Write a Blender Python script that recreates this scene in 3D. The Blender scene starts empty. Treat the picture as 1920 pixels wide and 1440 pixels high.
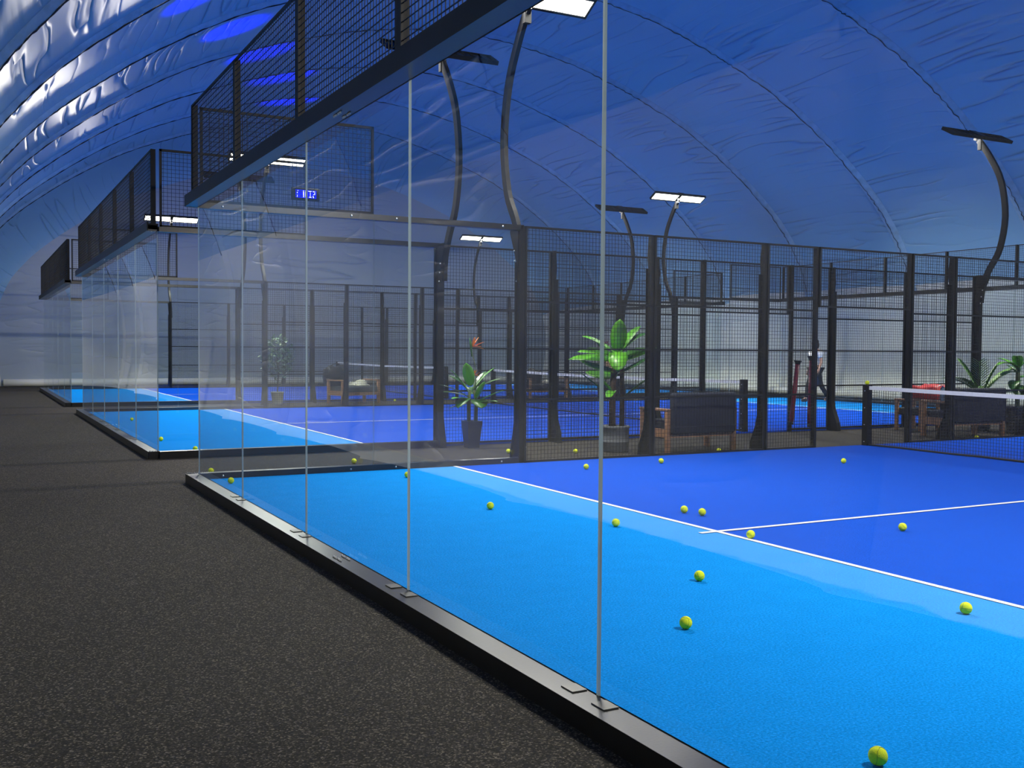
import bpy, bmesh, math, random
from mathutils import Vector, Matrix
R = math.radians
PI = math.pi
rnd = random.Random(7)
sc = bpy.context.scene
C = sc.collection

# ------------------------------------------------------------------ node helpers
class NT:
    def __init__(s, name):
        s.m = bpy.data.materials.new(name); s.m.use_nodes = True
        s.t = s.m.node_tree; s.t.nodes.clear()
        s.out = s.t.nodes.new('ShaderNodeOutputMaterial')
    def n(s, typ, **kw):
        nd = s.t.nodes.new('ShaderNode' + typ)
        for k, v in kw.items():
            if k == 'inp':
                for a, b in v.items():
                    if isinstance(b, bpy.types.NodeSocket): s.t.links.new(b, nd.inputs[a])
                    else: nd.inputs[a].default_value = b
            else: setattr(nd, k, v)
        return nd
    def math(s, op, a, b=None, clamp=False):
        nd = s.n('Math', operation=op, use_clamp=clamp)
        for i, v in enumerate((a, b)):
            if v is None: continue
            if isinstance(v, bpy.types.NodeSocket): s.t.links.new(v, nd.inputs[i])
            else: nd.inputs[i].default_value = v
        return nd.outputs[0]
    def ramp(s, fac, stops):
        nd = s.n('ValToRGB'); s.t.links.new(fac, nd.inputs[0])
        el = nd.color_ramp.elements
        while len(el) < len(stops): el.new(0.5)
        for e, (p, c) in zip(el, stops):
            e.position = p; e.color = c if len(c) == 4 else (*c, 1)
        return nd.outputs[0]
    def mixc(s, fac, a, b):
        nd = s.n('Mix', data_type='RGBA')
        for i, v in ((0, fac), (6, a), (7, b)):
            if isinstance(v, bpy.types.NodeSocket): s.t.links.new(v, nd.inputs[i])
            elif i == 0: nd.inputs[0].default_value = v
            else: nd.inputs[i].default_value = (*v, 1)
        return nd.outputs[2]
    def surf(s, sock): s.t.links.new(sock, s.out.inputs[0]); return s.m

def pbr(name, col, rough=0.5, metal=0.0, var=0.12, scale=8.0, bump=0.0, bscale=60.0, spec=0.5, sss=None):
    t = NT(name)
    tc = t.n('TexCoord').outputs['Object']
    nz = t.n('TexNoise', inp={'Vector': tc, 'Scale': scale, 'Detail': 3.0}).outputs['Fac']
    c0 = tuple(max(0, x * (1 - var)) for x in col); c1 = tuple(min(1, x * (1 + var)) for x in col)
    cc = t.ramp(nz, [(0.3, c0), (0.7, c1)])
    b = t.n('BsdfPrincipled', inp={'Base Color': cc, 'Roughness': rough, 'Metallic': metal, 'Specular IOR Level': spec})
    if bump:
        n2 = t.n('TexNoise', inp={'Vector': tc, 'Scale': bscale, 'Detail': 2.0}).outputs['Fac']
        bp = t.n('Bump', inp={'Strength': bump, 'Distance': 0.01, 'Height': n2})
        t.t.links.new(bp.outputs[0], b.inputs['Normal'])
    return t.surf(b.outputs[0])

def emit(name, col, st):
    t = NT(name)
    e = t.n('Emission', inp={'Color': (*col, 1), 'Strength': st})
    return t.surf(e.outputs[0])

M = {}
M['steel'] = pbr('black_powder_coat', (0.007, 0.007, 0.008), 0.5, 0, 0.25, 5, 0.05, 200, 0.2)
M['wire'] = pbr('black_wire_coat', (0.008, 0.008, 0.009), 0.5, 0, 0.1, spec=0.3)
M['beam'] = pbr('graphite_beam', (0.012, 0.0115, 0.012), 0.30, 0, 0.35, 2.5, 0.03, 90, 0.7)
M['bolt'] = pbr('galvanised_bolt', (0.6, 0.6, 0.58), 0.3, 0.9)
M['plate'] = pbr('glass_clip_metal', (0.085, 0.082, 0.075), 0.4, 0.3)
M['wood'] = pbr('oiled_pine', (0.36, 0.19, 0.10), 0.5, 0, 0.3, 14)
M['navy'] = pbr('navy_canvas', (0.016, 0.020, 0.040), 0.8, 0, 0.2, 20, 0.15, 250)
M['greycush'] = pbr('slate_cushion', (0.06, 0.075, 0.085), 0.8, 0, 0.2, 20, 0.15, 250)
M['red'] = pbr('wine_red_plastic', (0.22, 0.008, 0.03), 0.35)
M['cap'] = pbr('black_rubber', (0.01, 0.01, 0.011), 0.6)
M['felt'] = pbr('yellow_felt', (0.84, 0.96, 0.02), 0.85, 0, 0.1, 60, 0.4, 400)
M['feltseam'] = pbr('ball_rubber_seam', (0.28, 0.36, 0.03), 0.7)
M['white'] = pbr('white_tape', (0.82, 0.82, 0.8), 0.7, 0, 0.05, 40)
M['leaf'] = pbr('banana_leaf', (0.10, 0.36, 0.015), 0.35, 0, 0.35, 5)
M['leaf2'] = pbr('dark_leaf', (0.035, 0.13, 0.02), 0.35, 0, 0.4, 6)
M['leaf3'] = pbr('palm_leaf', (0.10, 0.24, 0.03), 0.45, 0, 0.4, 6)
M['leaf4'] = pbr('shrub_leaf', (0.24, 0.36, 0.22), 0.35, 0, 0.5, 9)
M['stem'] = pbr('brown_trunk', (0.09, 0.05, 0.03), 0.8, 0, 0.4, 18, 0.5, 60)
M['gstem'] = pbr('green_stem', (0.10, 0.14, 0.04), 0.6, 0, 0.3, 12)
M['potgrey'] = pbr('grey_pot', (0.13, 0.14, 0.15), 0.7, 0, 0.2, 6)
M['potblack'] = pbr('black_pot', (0.018, 0.018, 0.022), 0.4)
M['potwhite'] = pbr('cream_pot', (0.62, 0.62, 0.52), 0.5)
M['soil'] = pbr('soil', (0.03, 0.02, 0.012), 0.9, 0, 0.4, 50)
M['orange'] = pbr('orange_petal', (0.9, 0.25, 0.02), 0.5)
M['blue'] = pbr('blue_petal', (0.05, 0.05, 0.4), 0.5)
M['pink'] = pbr('pink_petal', (0.6, 0.12, 0.18), 0.5)
M['skin'] = pbr('skin', (0.52, 0.29, 0.2), 0.5, 0, 0.06)
M['hair'] = pbr('dark_hair', (0.018, 0.011, 0.008), 0.5)
M['tshirt'] = pbr('white_cotton', (0.78, 0.78, 0.76), 0.85, 0, 0.05)
M['trouser'] = pbr('black_cotton', (0.012, 0.012, 0.014), 0.8)
M['shoe'] = pbr('grey_shoe', (0.04, 0.04, 0.05), 0.6)
M['phone'] = pbr('dark_blue_racket', (0.01, 0.03, 0.07), 0.4)
M['bagred'] = pbr('red_nylon', (0.72, 0.05, 0.045), 0.5, 0, 0.15, 12)
M['bagblack'] = pbr('black_nylon', (0.015, 0.015, 0.017), 0.6, 0, 0.3, 10)
M['cream'] = pbr('cream_towel', (0.72, 0.70, 0.52), 0.9, 0, 0.1, 30)
M['beige'] = pbr('beige_canvas', (0.45, 0.30, 0.20), 0.9, 0, 0.1, 30)
M['led'] = emit('warm_white_led', (1.0, 0.93, 0.80), 9.0)
M['ledblue'] = emit('blue_led_panel', (0.0, 0.0, 1.0), 1.6)
M['ledtext'] = emit('blue_white_led', (0.55, 0.6, 1.0), 4.0)
M['netcord'] = pbr('black_netting', (0.012, 0.012, 0.013), 0.7)

def carpet():
    t = NT('speckled_rubber_carpet')
    tc = t.n('TexCoord').outputs['Object']
    v = t.n('TexVoronoi', inp={'Vector': tc, 'Scale': 150.0})
    rv = t.n('SeparateColor', inp={0: v.outputs['Color']}).outputs[0]
    n = t.n('TexNoise', inp={'Vector': tc, 'Scale': 60.0, 'Detail': 3.0}).outputs['Fac']
    big = t.n('TexNoise', inp={'Vector': tc, 'Scale': 0.6, 'Detail': 3.0}).outputs['Fac']
    f = t.math('MULTIPLY', t.math('ADD', rv, t.math('MULTIPLY', n, 0.5)), 0.68)
    c = t.ramp(f, [(0.0, (0.003, 0.0028, 0.0025)), (0.45, (0.014, 0.0125, 0.011)), (0.72, (0.046, 0.039, 0.031)), (0.95, (0.29, 0.245, 0.19))])
    c = t.mixc(t.math('MULTIPLY', big, 0.35), c, (0.02, 0.018, 0.016))
    bp = t.n('Bump', inp={'Strength': 0.7, 'Distance': 0.006, 'Height': f})
    b = t.n('BsdfPrincipled', inp={'Base Color': c, 'Roughness': 0.9, 'Specular IOR Level': 0.25, 'Normal': bp.outputs[0]})
    return t.surf(b.outputs[0])
M['carpet'] = carpet()

def turf(name, col, worn=False, scuff=False):
    t = NT(name)
    tc = t.n('TexCoord').outputs['Object']
    fine = t.n('TexNoise', inp={'Vector': tc, 'Scale': 85.0, 'Detail': 4.0, 'Roughness': 0.8}).outputs['Fac']
    mid = t.n('TexNoise', inp={'Vector': tc, 'Scale': 5.0, 'Detail': 4.0}).outputs['Fac']
    f = t.math('ADD', t.math('MULTIPLY', fine, 0.92), t.math('MULTIPLY', mid, 0.08))
    lo = tuple(x * 0.72 for x in col); hi = tuple(min(1, x * 1.3 + 0.008) for x in col)
    c = t.ramp(f, [(0.36, lo), (0.5, col), (0.64, hi)])
    if worn:   # sand swept against the service line: a paler strip with a ragged edge
        sx = t.n('SeparateXYZ', inp={0: tc})
        ax = t.math('ABSOLUTE', t.math('SUBTRACT', sx.outputs[0], 10.0))
        wob = t.n('TexNoise', inp={'Vector': tc, 'Scale': 2.2, 'Detail': 4.0}).outputs['Fac']
        e = t.math('ADD', ax, t.math('MULTIPLY', t.math('SUBTRACT', wob, 0.5), 0.35))
        k = t.n('MapRange', interpolation_type='SMOOTHSTEP', inp={0: e, 1: 7.52, 2: 7.46, 3: 0.0, 4: 1.0}).outputs[0]
        c = t.mixc(t.math('MULTIPLY', k, 0.21), c, (0.18, 0.42, 0.84))
    if scuff:
        mp = t.n('Mapping', inp={'Vector': tc, 'Scale': (0.9, 2.2, 1), 'Rotation': (0, 0, 0.5)}).outputs[0]
        s1 = t.n('TexNoise', inp={'Vector': mp, 'Scale': 1.1, 'Detail': 8.0, 'Roughness': 0.72}).outputs['Fac']
        k = t.n('MapRange', inp={0: s1, 1: 0.64, 2: 0.9, 3: 0.0, 4: 0.4}).outputs[0]
        c = t.mixc(k, c, (0.16, 0.26, 0.75))
    bp = t.n('Bump', inp={'Strength': 0.5, 'Distance': 0.006, 'Height': fine})
    b = t.n('BsdfPrincipled', inp={'Base Color': c, 'Roughness': 0.95, 'Specular IOR Level': 0.02, 'Normal': bp.outputs[0]})
    return t.surf(b.outputs[0])
M['turf_light'] = turf('light_blue_turf', (0.002, 0.25, 0.74), worn=True)
M['turf_dark'] = turf('royal_blue_turf', (0.001, 0.072, 0.54), scuff=True)
M['line'] = pbr('white_turf_line', (0.80, 0.82, 0.84), 0.9, 0, 0.08, 60, 0.4, 300)

def glass():
    t = NT('toughened_glass')
    fr = t.n('Fresnel', inp={'IOR': 1.47}).outputs[0]
    bf = t.n('NewGeometry').outputs['Backfacing']
    f = t.math('MULTIPLY', fr, t.math('SUBTRACT', 1.0, bf))
    tr = t.n('BsdfTransparent', inp={'Color': (0.955, 0.975, 0.972, 1)})
    gl = t.n('BsdfGlossy', inp={'Color': (1, 1, 1, 1), 'Roughness': 0.0})
    mx = t.n('MixShader', inp={0: f, 1: tr.outputs[0], 2: gl.outputs[0]})
    return t.surf(mx.outputs[0])
M['glass'] = glass()
M['gedge'] = pbr('polished_glass_edge', (0.38, 0.46, 0.45), 0.2, 0, 0.05, 4, 0, 60, 0.8)

def membrane(name, col, wr=1.0):
    t = NT(name)
    uv = t.n('UVMap').outputs[0]      # (arc length, y) in metres
    mp = t.n('Mapping', inp={'Vector': uv, 'Scale': (2.0, 0.26, 1)}).outputs[0]
    n1 = t.n('TexNoise', inp={'Vector': mp, 'Scale': 1.0, 'Detail': 1.0, 'Distortion': 0.05}).outputs['Fac']
    ridge = t.math('POWER', t.math('SUBTRACT', 1.0, t.math('ABSOLUTE', t.math('SUBTRACT', t.math('MULTIPLY', n1, 2.0), 1.0))), 22.0)
    mp2 = t.n('Mapping', inp={'Vector': uv, 'Scale': (6.0, 0.32, 1)}).outputs[0]
    n2 = t.n('TexNoise', inp={'Vector': mp2, 'Scale': 1.0, 'Detail': 1.5, 'Distortion': 0.08}).outputs['Fac']
    mask = t.n('TexNoise', inp={'Vector': uv, 'Scale': 0.35, 'Detail': 2.0}).outputs['Fac']
    mk = t.n('MapRange', inp={0: mask, 1: 0.45, 2: 0.65, 3: 0.1, 4: 1.1}).outputs[0]
    # creases gather beside the seams (every 4.2 m)
    sy = t.n('SeparateXYZ', inp={0: uv}).outputs[1]
    ph = t.math('ABSOLUTE', t.math('SINE', t.math('MULTIPLY', t.math('SUBTRACT', sy, 5.71), PI / 4.2)))
    near = t.n('MapRange', inp={0: ph, 1: 0.75, 2: 0.1, 3: 0.15, 4: 1.0}).outputs[0]
    h = t.math('ADD', t.math('MULTIPLY', t.math('MULTIPLY', ridge, mk), -2.6), t.math('MULTIPLY', t.math('MULTIPLY', n2, near), 0.55))
    bp = t.n('Bump', inp={'Strength': 0.7 * wr, 'Distance': 0.035, 'Height': h})
    b = t.n('BsdfPrincipled', inp={'Base Color': (*col, 1), 'Roughness': 0.33, 'Specular IOR Level': 0.28, 'Normal': bp.outputs[0]})
    return t.surf(b.outputs[0])
M['membrane'] = membrane('blue_lit_dome_membrane', (0.28, 0.50, 0.68))  # blue bounce light from the courts is mixed into the lining colour
M['endmem'] = membrane('shaded_end_membrane', (0.40, 0.46, 0.52), 0.4)  # same lining, with the end wall's shade put into its colour
M['wallmem'] = membrane('lit_white_wall_membrane', (0.90, 0.89, 0.79), 0.5)  # same lining, its colour raised to carry the lamp light low down
M['seamband'] = pbr('blue_lit_welded_band', (0.30, 0.48, 0.64), 0.4, 0, 0.15, 6, 0.5, 14)  # ceiling part of the band, tinted with the blue bounce light
M['seamwall'] = pbr('lit_white_seam_band', (0.84, 0.83, 0.74), 0.45, 0, 0.06, 6, 0.3, 14)  # wall part of the same band, coloured as lit by the lamps
M['seamcord'] = pbr('dark_seam_cord', (0.02, 0.025, 0.04), 0.7)

# ------------------------------------------------------------------ mesh helpers
class MB:
    def __init__(s): s.v = []; s.f = []; s.mi = []; s.sm = []
    def add(s, vs, fs, mi=0, sm=False):
        o = len(s.v); s.v += [tuple(p) for p in vs]
        for f in fs: s.f.append(tuple(i + o for i in f)); s.mi.append(mi); s.sm.append(sm)
        return s
    def box(s, x0, x1, y0, y1, z0, z1, mi=0):
        vs = [(x, y, z) for z in (z0, z1) for y in (y0, y1) for x in (x0, x1)]
        return s.add(vs, [(0, 2, 3, 1), (4, 5, 7, 6), (0, 1, 5, 4), (2, 6, 7, 3), (0, 4, 6, 2), (1, 3, 7, 5)], mi)
    def rbox(s, x0, x1, y0, y1, z0, z1, r, mi=0, seg=2):
        bm = bmesh.new(); bmesh.ops.create_cube(bm, size=1)
        for v in bm.verts:
            v.co = Vector(((x0 + x1) / 2 + v.co.x * (x1 - x0), (y0 + y1) / 2 + v.co.y * (y1 - y0), (z0 + z1) / 2 + v.co.z * (z1 - z0)))
        bmesh.ops.bevel(bm, geom=bm.edges[:], offset=r, segments=seg, affect='EDGES', profile=0.5)
        return s.bm(bm, mi, True)
    def bm(s, bm, mi=0, sm=False):
        bm.verts.index_update()
        s.add([v.co[:] for v in bm.verts], [[v.index for v in f.verts] for f in bm.faces], mi, sm); bm.free(); return s
    def prism(s, poly, axis, a, b, mi=0):
        n = len(poly)
        def P(p, w): return {'x': (w, p[0], p[1]), 'y': (p[0], w, p[1]), 'z': (p[0], p[1], w)}[axis]
        vs = [P(p, a) for p in poly] + [P(p, b) for p in poly]
        fs = [tuple(range(n))[::-1], tuple(range(n, 2 * n))] + [(i, (i + 1) % n, n + (i + 1) % n, n + i) for i in range(n)]
        return s.add(vs, fs, mi)
    def tube(s, pts, rad, seg=8, mi=0, cap=True, sm=True, flat=None):
        pts = [Vector(p) for p in pts]; n = len(pts)
        rs = rad if isinstance(rad, (list, tuple)) else [rad] * n
        vs = []; up = Vector((0, 0, 1)); prev = None
        for i, p in enumerate(pts):
            d = (pts[min(i + 1, n - 1)] - pts[max(i - 1, 0)]).normalized()
            if prev is None:
                a = d.cross(up)
                if a.length < 1e-3: a = d.cross(Vector((1, 0, 0)))
            else: a = prev - d * prev.dot(d)
            a.normalize(); prev = a; b = d.cross(a)
            for k in range(seg):
                t = 2 * PI * k / seg
                vs.append(p + (a * math.cos(t) + b * math.sin(t) * (flat or 1)) * rs[i])
        fs = []
        for i in range(n - 1):
            for k in range(seg):
                k2 = (k + 1) % seg
                fs.append((i * seg + k, i * seg + k2, (i + 1) * seg + k2, (i + 1) * seg + k))
        if cap: fs += [tuple(range(seg))[::-1], tuple((n - 1) * seg + k for k in range(seg))]
        return s.add(vs, fs, mi, sm)
    def lathe(s, prof, cx, cy, seg=24, mi=0, sm=True, close=True):
        vs = []; n = len(prof)
        for r, z in prof:
            for k in range(seg):
                t = 2 * PI * k / seg; vs.append((cx + r * math.cos(t), cy + r * math.sin(t), z))
        fs = [(i * seg + k, i * seg + (k + 1) % seg, (i + 1) * seg + (k + 1) % seg, (i + 1) * seg + k) for i in range(n - 1) for k in range(seg)]
        if close: fs += [tuple(range(seg))[::-1], tuple((n - 1) * seg + k for k in range(seg))]
        return s.add(vs, fs, mi, sm)
    def ball(s, c, r, mi=0, seg=12, rings=8, sc3=(1, 1, 1)):
        bm = bmesh.new(); bmesh.ops.create_uvsphere(bm, u_segments=seg, v_segments=rings, radius=r)
        for v in bm.verts: v.co = Vector((c[0] + v.co.x * sc3[0], c[1] + v.co.y * sc3[1], c[2] + v.co.z * sc3[2]))
        return s.bm(bm, mi, True)
    def build(s, name, mats, parent=None, loc=(0, 0, 0)):
        me = bpy.data.meshes.new(name); me.from_pydata(s.v, [], s.f)
        if not isinstance(mats, (list, tuple)): mats = [mats]
        for m in mats: me.materials.append(m)
        me.polygons.foreach_set('material_index', s.mi); me.polygons.foreach_set('use_smooth', s.sm)
        me.update()
        o = bpy.data.objects.new(name, me); C.objects.link(o); o.location = loc
        if parent: o.parent = parent
        return o

def thing(name, label, cat, loc=(0, 0, 0), rz=0, group=None):
    o = bpy.data.objects.new(name, None); C.objects.link(o); o.location = loc; o.rotation_euler = (0, 0, rz)
    o.empty_display_size = 0.1
    o['label'] = label; o['category'] = cat
    if group: o['group'] = group
    return o
def tag(o, label, cat, group=None):
    o['label'] = label; o['category'] = cat
    if group: o['group'] = group
    return o
def struct(o, label=None):
    o['kind'] = 'structure'
    if label: o['label'] = label
    return o
def kids(o): return [c for c in bpy.data.objects if c.parent == o]
def copy_tree(o, parent=None):
    c = o.copy(); C.objects.link(c)
    if parent: c.parent = parent
    for ch in kids(o): copy_tree(ch, c)
    return c

GZ = -0.03            # carpet level; the courts lie at z = 0
CY = [(-10.0, 0.0), (2.72, 12.72), (15.6, 25.6)]      # the three courts, side to side
ORD = ['nearest', 'middle', 'farthest']

# ------------------------------------------------------------------ the dome
HALF = [(12.45, GZ), (12.6, 0.8), (12.65, 1.6), (12.6, 2.5), (12.42, 3.4), (12.0, 4.4), (11.5, 5.1), (10.85, 5.8), (9.95, 6.55), (8.75, 7.4),
        (7.25, 8.26), (5.7, 8.9), (4.85, 9.2), (3.3, 9.65), (1.6, 9.95), (0.0, 10.07)]
def catmull(P, k):
    out = []
    for i in range(len(P) - 1):
        p0, p1, p2, p3 = P[max(i - 1, 0)], P[i], P[i + 1], P[min(i + 2, len(P) - 1)]
        for j in range(k):
            t = j / k
            out.append(tuple(0.5 * (2 * b + (c - a) * t + (2 * a - 5 * b + 4 * c - d) * t * t + (3 * b - a - 3 * c + d) * t ** 3) for a, b, c, d in zip(p0, p1, p2, p3)))
    out.append(P[-1]); return out
hp = catmull(HALF, 4)
prof = [(10 - x, z) for x, z in hp] + [(10 + x, z) for x, z in reversed(hp[:-1])]
def normals(p):
    ns = []
    for i in range(len(p)):
        a = p[max(i - 1, 0)]; b = p[min(i + 1, len(p) - 1)]
        dx, dz = b[0] - a[0], b[1] - a[1]; l = math.hypot(dx, dz); ns.append((-dz / l, dx / l))   # outward
    return ns
pn = normals(prof)
arc = [0.0]
for a, b in zip(prof, prof[1:]): arc.append(arc[-1] + math.hypot(b[0] - a[0], b[1] - a[1]))
RIB0, RIBD = 5.71, 4.2
ribs = [RIB0 + RIBD * k for k in range(-6, 6)]
YEND = 29.7
rows = []     # (y, offset outward)
SUB = 12
for k in range(-6, 5):
    y0 = RIB0 + RIBD * k
    for j in range(SUB):
        t = j / SUB; rows.append((y0 + RIBD * t, 0.17 * math.sin(PI * t) ** 0.6 if t > 0 else 0.0))
for j in range(0, 13):
    th = PI / 2 * j / 12; rows.append((RIB0 + RIBD * 5 + (YEND - RIB0 - RIBD * 5) * math.sin(th), -1.3 * (1 - math.cos(th)) + 0.13 * math.sin(PI * j / 12) * 0.6))
def dpt(i, y, off):
    x, z = prof[i]; nx, nz = pn[i]
    k = min(1.0, max(0.0, (z - GZ) / 0.6))
    return (x + nx * off, y, (z + nz * off) if z > GZ + 0.01 else GZ)
def dome_part(name, i0, i1, mat):
    vs = []; uvs = []; n = i1 - i0 + 1
    for y, off in rows:
        for i in range(i0, i1 + 1): vs.append(dpt(i, y, off)); uvs.append((arc[i], y))
    fs = [(r * n + i, (r + 1) * n + i, (r + 1) * n + i + 1, r * n + i + 1) for r in range(len(rows) - 1) for i in range(n - 1)]
    me = bpy.data.meshes.new(name); me.from_pydata(vs, [], fs); me.materials.append(mat)
    ul = me.uv_layers.new(name='UVMap')
    for l in me.loops: ul.data[l.index].uv = uvs[l.vertex_index]
    me.polygons.foreach_set('use_smooth', [True] * len(fs)); me.update()
    o = bpy.data.objects.new(name, me); C.objects.link(o); return o
iw = next(i for i, (x, z) in enumerate(prof) if z > 3.35)
N = len(prof)
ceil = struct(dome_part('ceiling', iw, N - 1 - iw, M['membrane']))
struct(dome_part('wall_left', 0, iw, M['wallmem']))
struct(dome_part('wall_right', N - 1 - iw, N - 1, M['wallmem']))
# end walls
def endwall(name, y, off):
    pts = [dpt(i, y, off) for i in range(N)]
    n = N // 2
    vs = []; uvs = []; fs = []
    G = 24
    for i in range(n + 1):
        a = pts[i]; b = pts[N - 1 - i]
        for j in range(G + 1):
            t = j / G; vs.append((a[0] + (b[0] - a[0]) * t, y, a[2])); uvs.append((a[2] * 1.0 + 40, a[0] + (b[0] - a[0]) * t))
    for i in range(n):
        for j in range(G): fs.append((i * (G + 1) + j, i * (G + 1) + j + 1, (i + 1) * (G + 1) + j + 1, (i + 1) * (G + 1) + j))
    me = bpy.data.meshes.new(name); me.from_pydata(vs, [], fs); me.materials.append(M['endmem'])
    ul = me.uv_layers.new(name='UVMap')
    for l in me.loops: ul.data[l.index].uv = uvs[l.vertex_index]
    me.update(); o = bpy.data.objects.new(name, me); C.objects.link(o); return struct(o)
endwall('wall_back', rows[-1][0], rows[-1][1])
endwall('wall_front', rows[0][0], 0.0)
# seams: welded band and dark laced cord, one per rib
for y in ribs[1:]:
    b = MB(); w = 0.17; n = N
    vs = []
    for i in range(n):
        x, z = prof[i]; nx, nz = pn[i]
        for dy, o in ((-w, 0.035), (-w * 0.45, -0.035), (0, -0.05), (w * 0.45, -0.035), (w, 0.035)):
            vs.append((x + nx * o, y + dy, max(GZ, z + nz * o)))
    b.add(vs, [(i * 5 + k, i * 5 + k + 1, (i + 1) * 5 + k + 1, (i + 1) * 5 + k) for i in range(n - 1) for k in range(4)], 0, True)
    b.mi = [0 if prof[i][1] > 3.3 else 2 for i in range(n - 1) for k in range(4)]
    pts = []
    for i in range(n - 1):
        for q in range(3):
            t = q / 3; x = prof[i][0] + (prof[i + 1][0] - prof[i][0]) * t; z = prof[i][1] + (prof[i + 1][1] - prof[i][1]) * t
            nx, nz = pn[i]
            if z > 3.3: pts.append((x - nx * 0.055, y - 0.03 + rnd.uniform(-0.035, 0.035), z - nz * 0.055))
    b.tube(pts, [rnd.uniform(0.004, 0.016) for _ in pts], 4, 1)
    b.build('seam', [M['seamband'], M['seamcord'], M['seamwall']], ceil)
# rolled skirt along the foot of the end wall and of the right wall
ex = 10 - 11.3
rb = MB().tube([(ex + 0.2 + i * 1.0, 29.55 + rnd.uniform(-0.02, 0.02), 0.13 + GZ) for i in range(23)], [0.14 + rnd.uniform(-0.015, 0.015) for _ in range(23)], 10)
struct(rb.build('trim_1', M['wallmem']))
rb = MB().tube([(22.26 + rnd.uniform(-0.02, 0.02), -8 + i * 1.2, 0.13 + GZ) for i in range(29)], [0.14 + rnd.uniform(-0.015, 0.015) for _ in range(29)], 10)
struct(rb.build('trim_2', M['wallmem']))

# ------------------------------------------------------------------ floors
struct(MB().box(-2.9, 22.9, -20, 30, GZ - 0.1, GZ).build('floor', M['carpet']))
def plane(x0, x1, y0, y1, z): return MB().add([(x0, y0, z), (x1, y0, z), (x1, y1, z), (x0, y1, z)], [(0, 1, 2, 3)])
for ci, (ya, yb) in enumerate(CY):
    b = MB().box(0.0, 3.05, ya, yb, GZ, 0.0).box(16.95, 20.0, ya, yb, GZ, 0.0)
    t = struct(b.build('floor', M['turf_light']), 'light blue turf at both ends of the %s court' % ORD[ci])
    MB().box(3.05, 16.95, ya, yb, GZ, 0.0).build('service_zone', M['turf_dark'], t)['label'] = 'royal blue turf between the service lines'
    for q in (3.05, 16.95): plane(q - 0.025, q + 0.025, ya, yb, 0.004).build('service_line', M['line'], t)
    ym = (ya + yb) / 2
    plane(2.88, 9.9, ym - 0.025, ym + 0.025, 0.005).build('centre_line', M['line'], t)
    plane(10.1, 17.12, ym - 0.025, ym + 0.025, 0.005).build('centre_line', M['line'], t)

# ------------------------------------------------------------------ court fences
def gpanel(a0, a1, z0, z1, axis, plane_, s, name, parent):
    """one toughened glass pane, 12 mm thick, lying in plane x=plane_ (axis y) or y=plane_ (axis x)"""
    b = MB(); g = 0.006; th = 0.012
    p0, p1 = sorted((plane_, plane_ + s * th))
    if axis == 'y': b.box(p0, p1, a0 + g, a1 - g, z0, z1)
    else: b.box(a0 + g, a1 - g, p0, p1, z0, z1)
    # faces: 0 bottom 1 top 2 -y 3 +y 4 -x 5 +x
    big = (4, 5) if axis == 'y' else (2, 3)
    b.mi = [0 if i in big else 1 for i in range(6)]
    return b.build(name, [M['glass'], M['gedge']], parent)
def wiremesh(a0, a1, z0, z1, axis, pl, bars=(), fr=0.02, name='mesh_panel', parent=None, step=0.0508):
    b = MB(); w = 0.0021
    def bx(u0, u1, v0, v1, d):
        if axis == 'y': b.box(pl - d, pl + d, u0, u1, v0, v1)
        else: b.box(u0, u1, pl - d, pl + d, v0, v1)
    n = max(1, round((a1 - a0) / step)); m = max(1, round((z1 - z0) / step))
    for i in range(1, n): u = a0 + (a1 - a0) * i / n; bx(u - w, u + w, z0, z1, w)
    for j in range(1, m): v = z0 + (z1 - z0) * j / m; bx(a0, a1, v - w, v + w, w * 1.6)
    h = fr / 2
    bx(a0, a0 + fr, z0, z1, h); bx(a1 - fr, a1, z0, z1, h); bx(a0, a1, z0, z0 + fr, h); bx(a0, a1, z1 - fr, z1, h)
    for v in bars: bx(a0, a1, v - 0.012, v + 0.012, h)
    return b.build(name, M['wire'], parent)
BOLT = {}
def bolts(pts, nrm, parent, r=0.007, name='bolt'):
    k = (tuple(nrm), r)
    for p in pts:
        if k not in BOLT:
            o = MB().tube([(0, 0, 0), Vector(nrm) * 0.007], r, 6).tube([Vector(nrm) * 0.006, Vector(nrm) * 0.014], r * 0.6, 6).build(name, M['bolt'], parent); BOLT[k] = o.data
        else:
            o = bpy.data.objects.new(name, BOLT[k]); C.objects.link(o); o.parent = parent
        o.location = p

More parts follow.
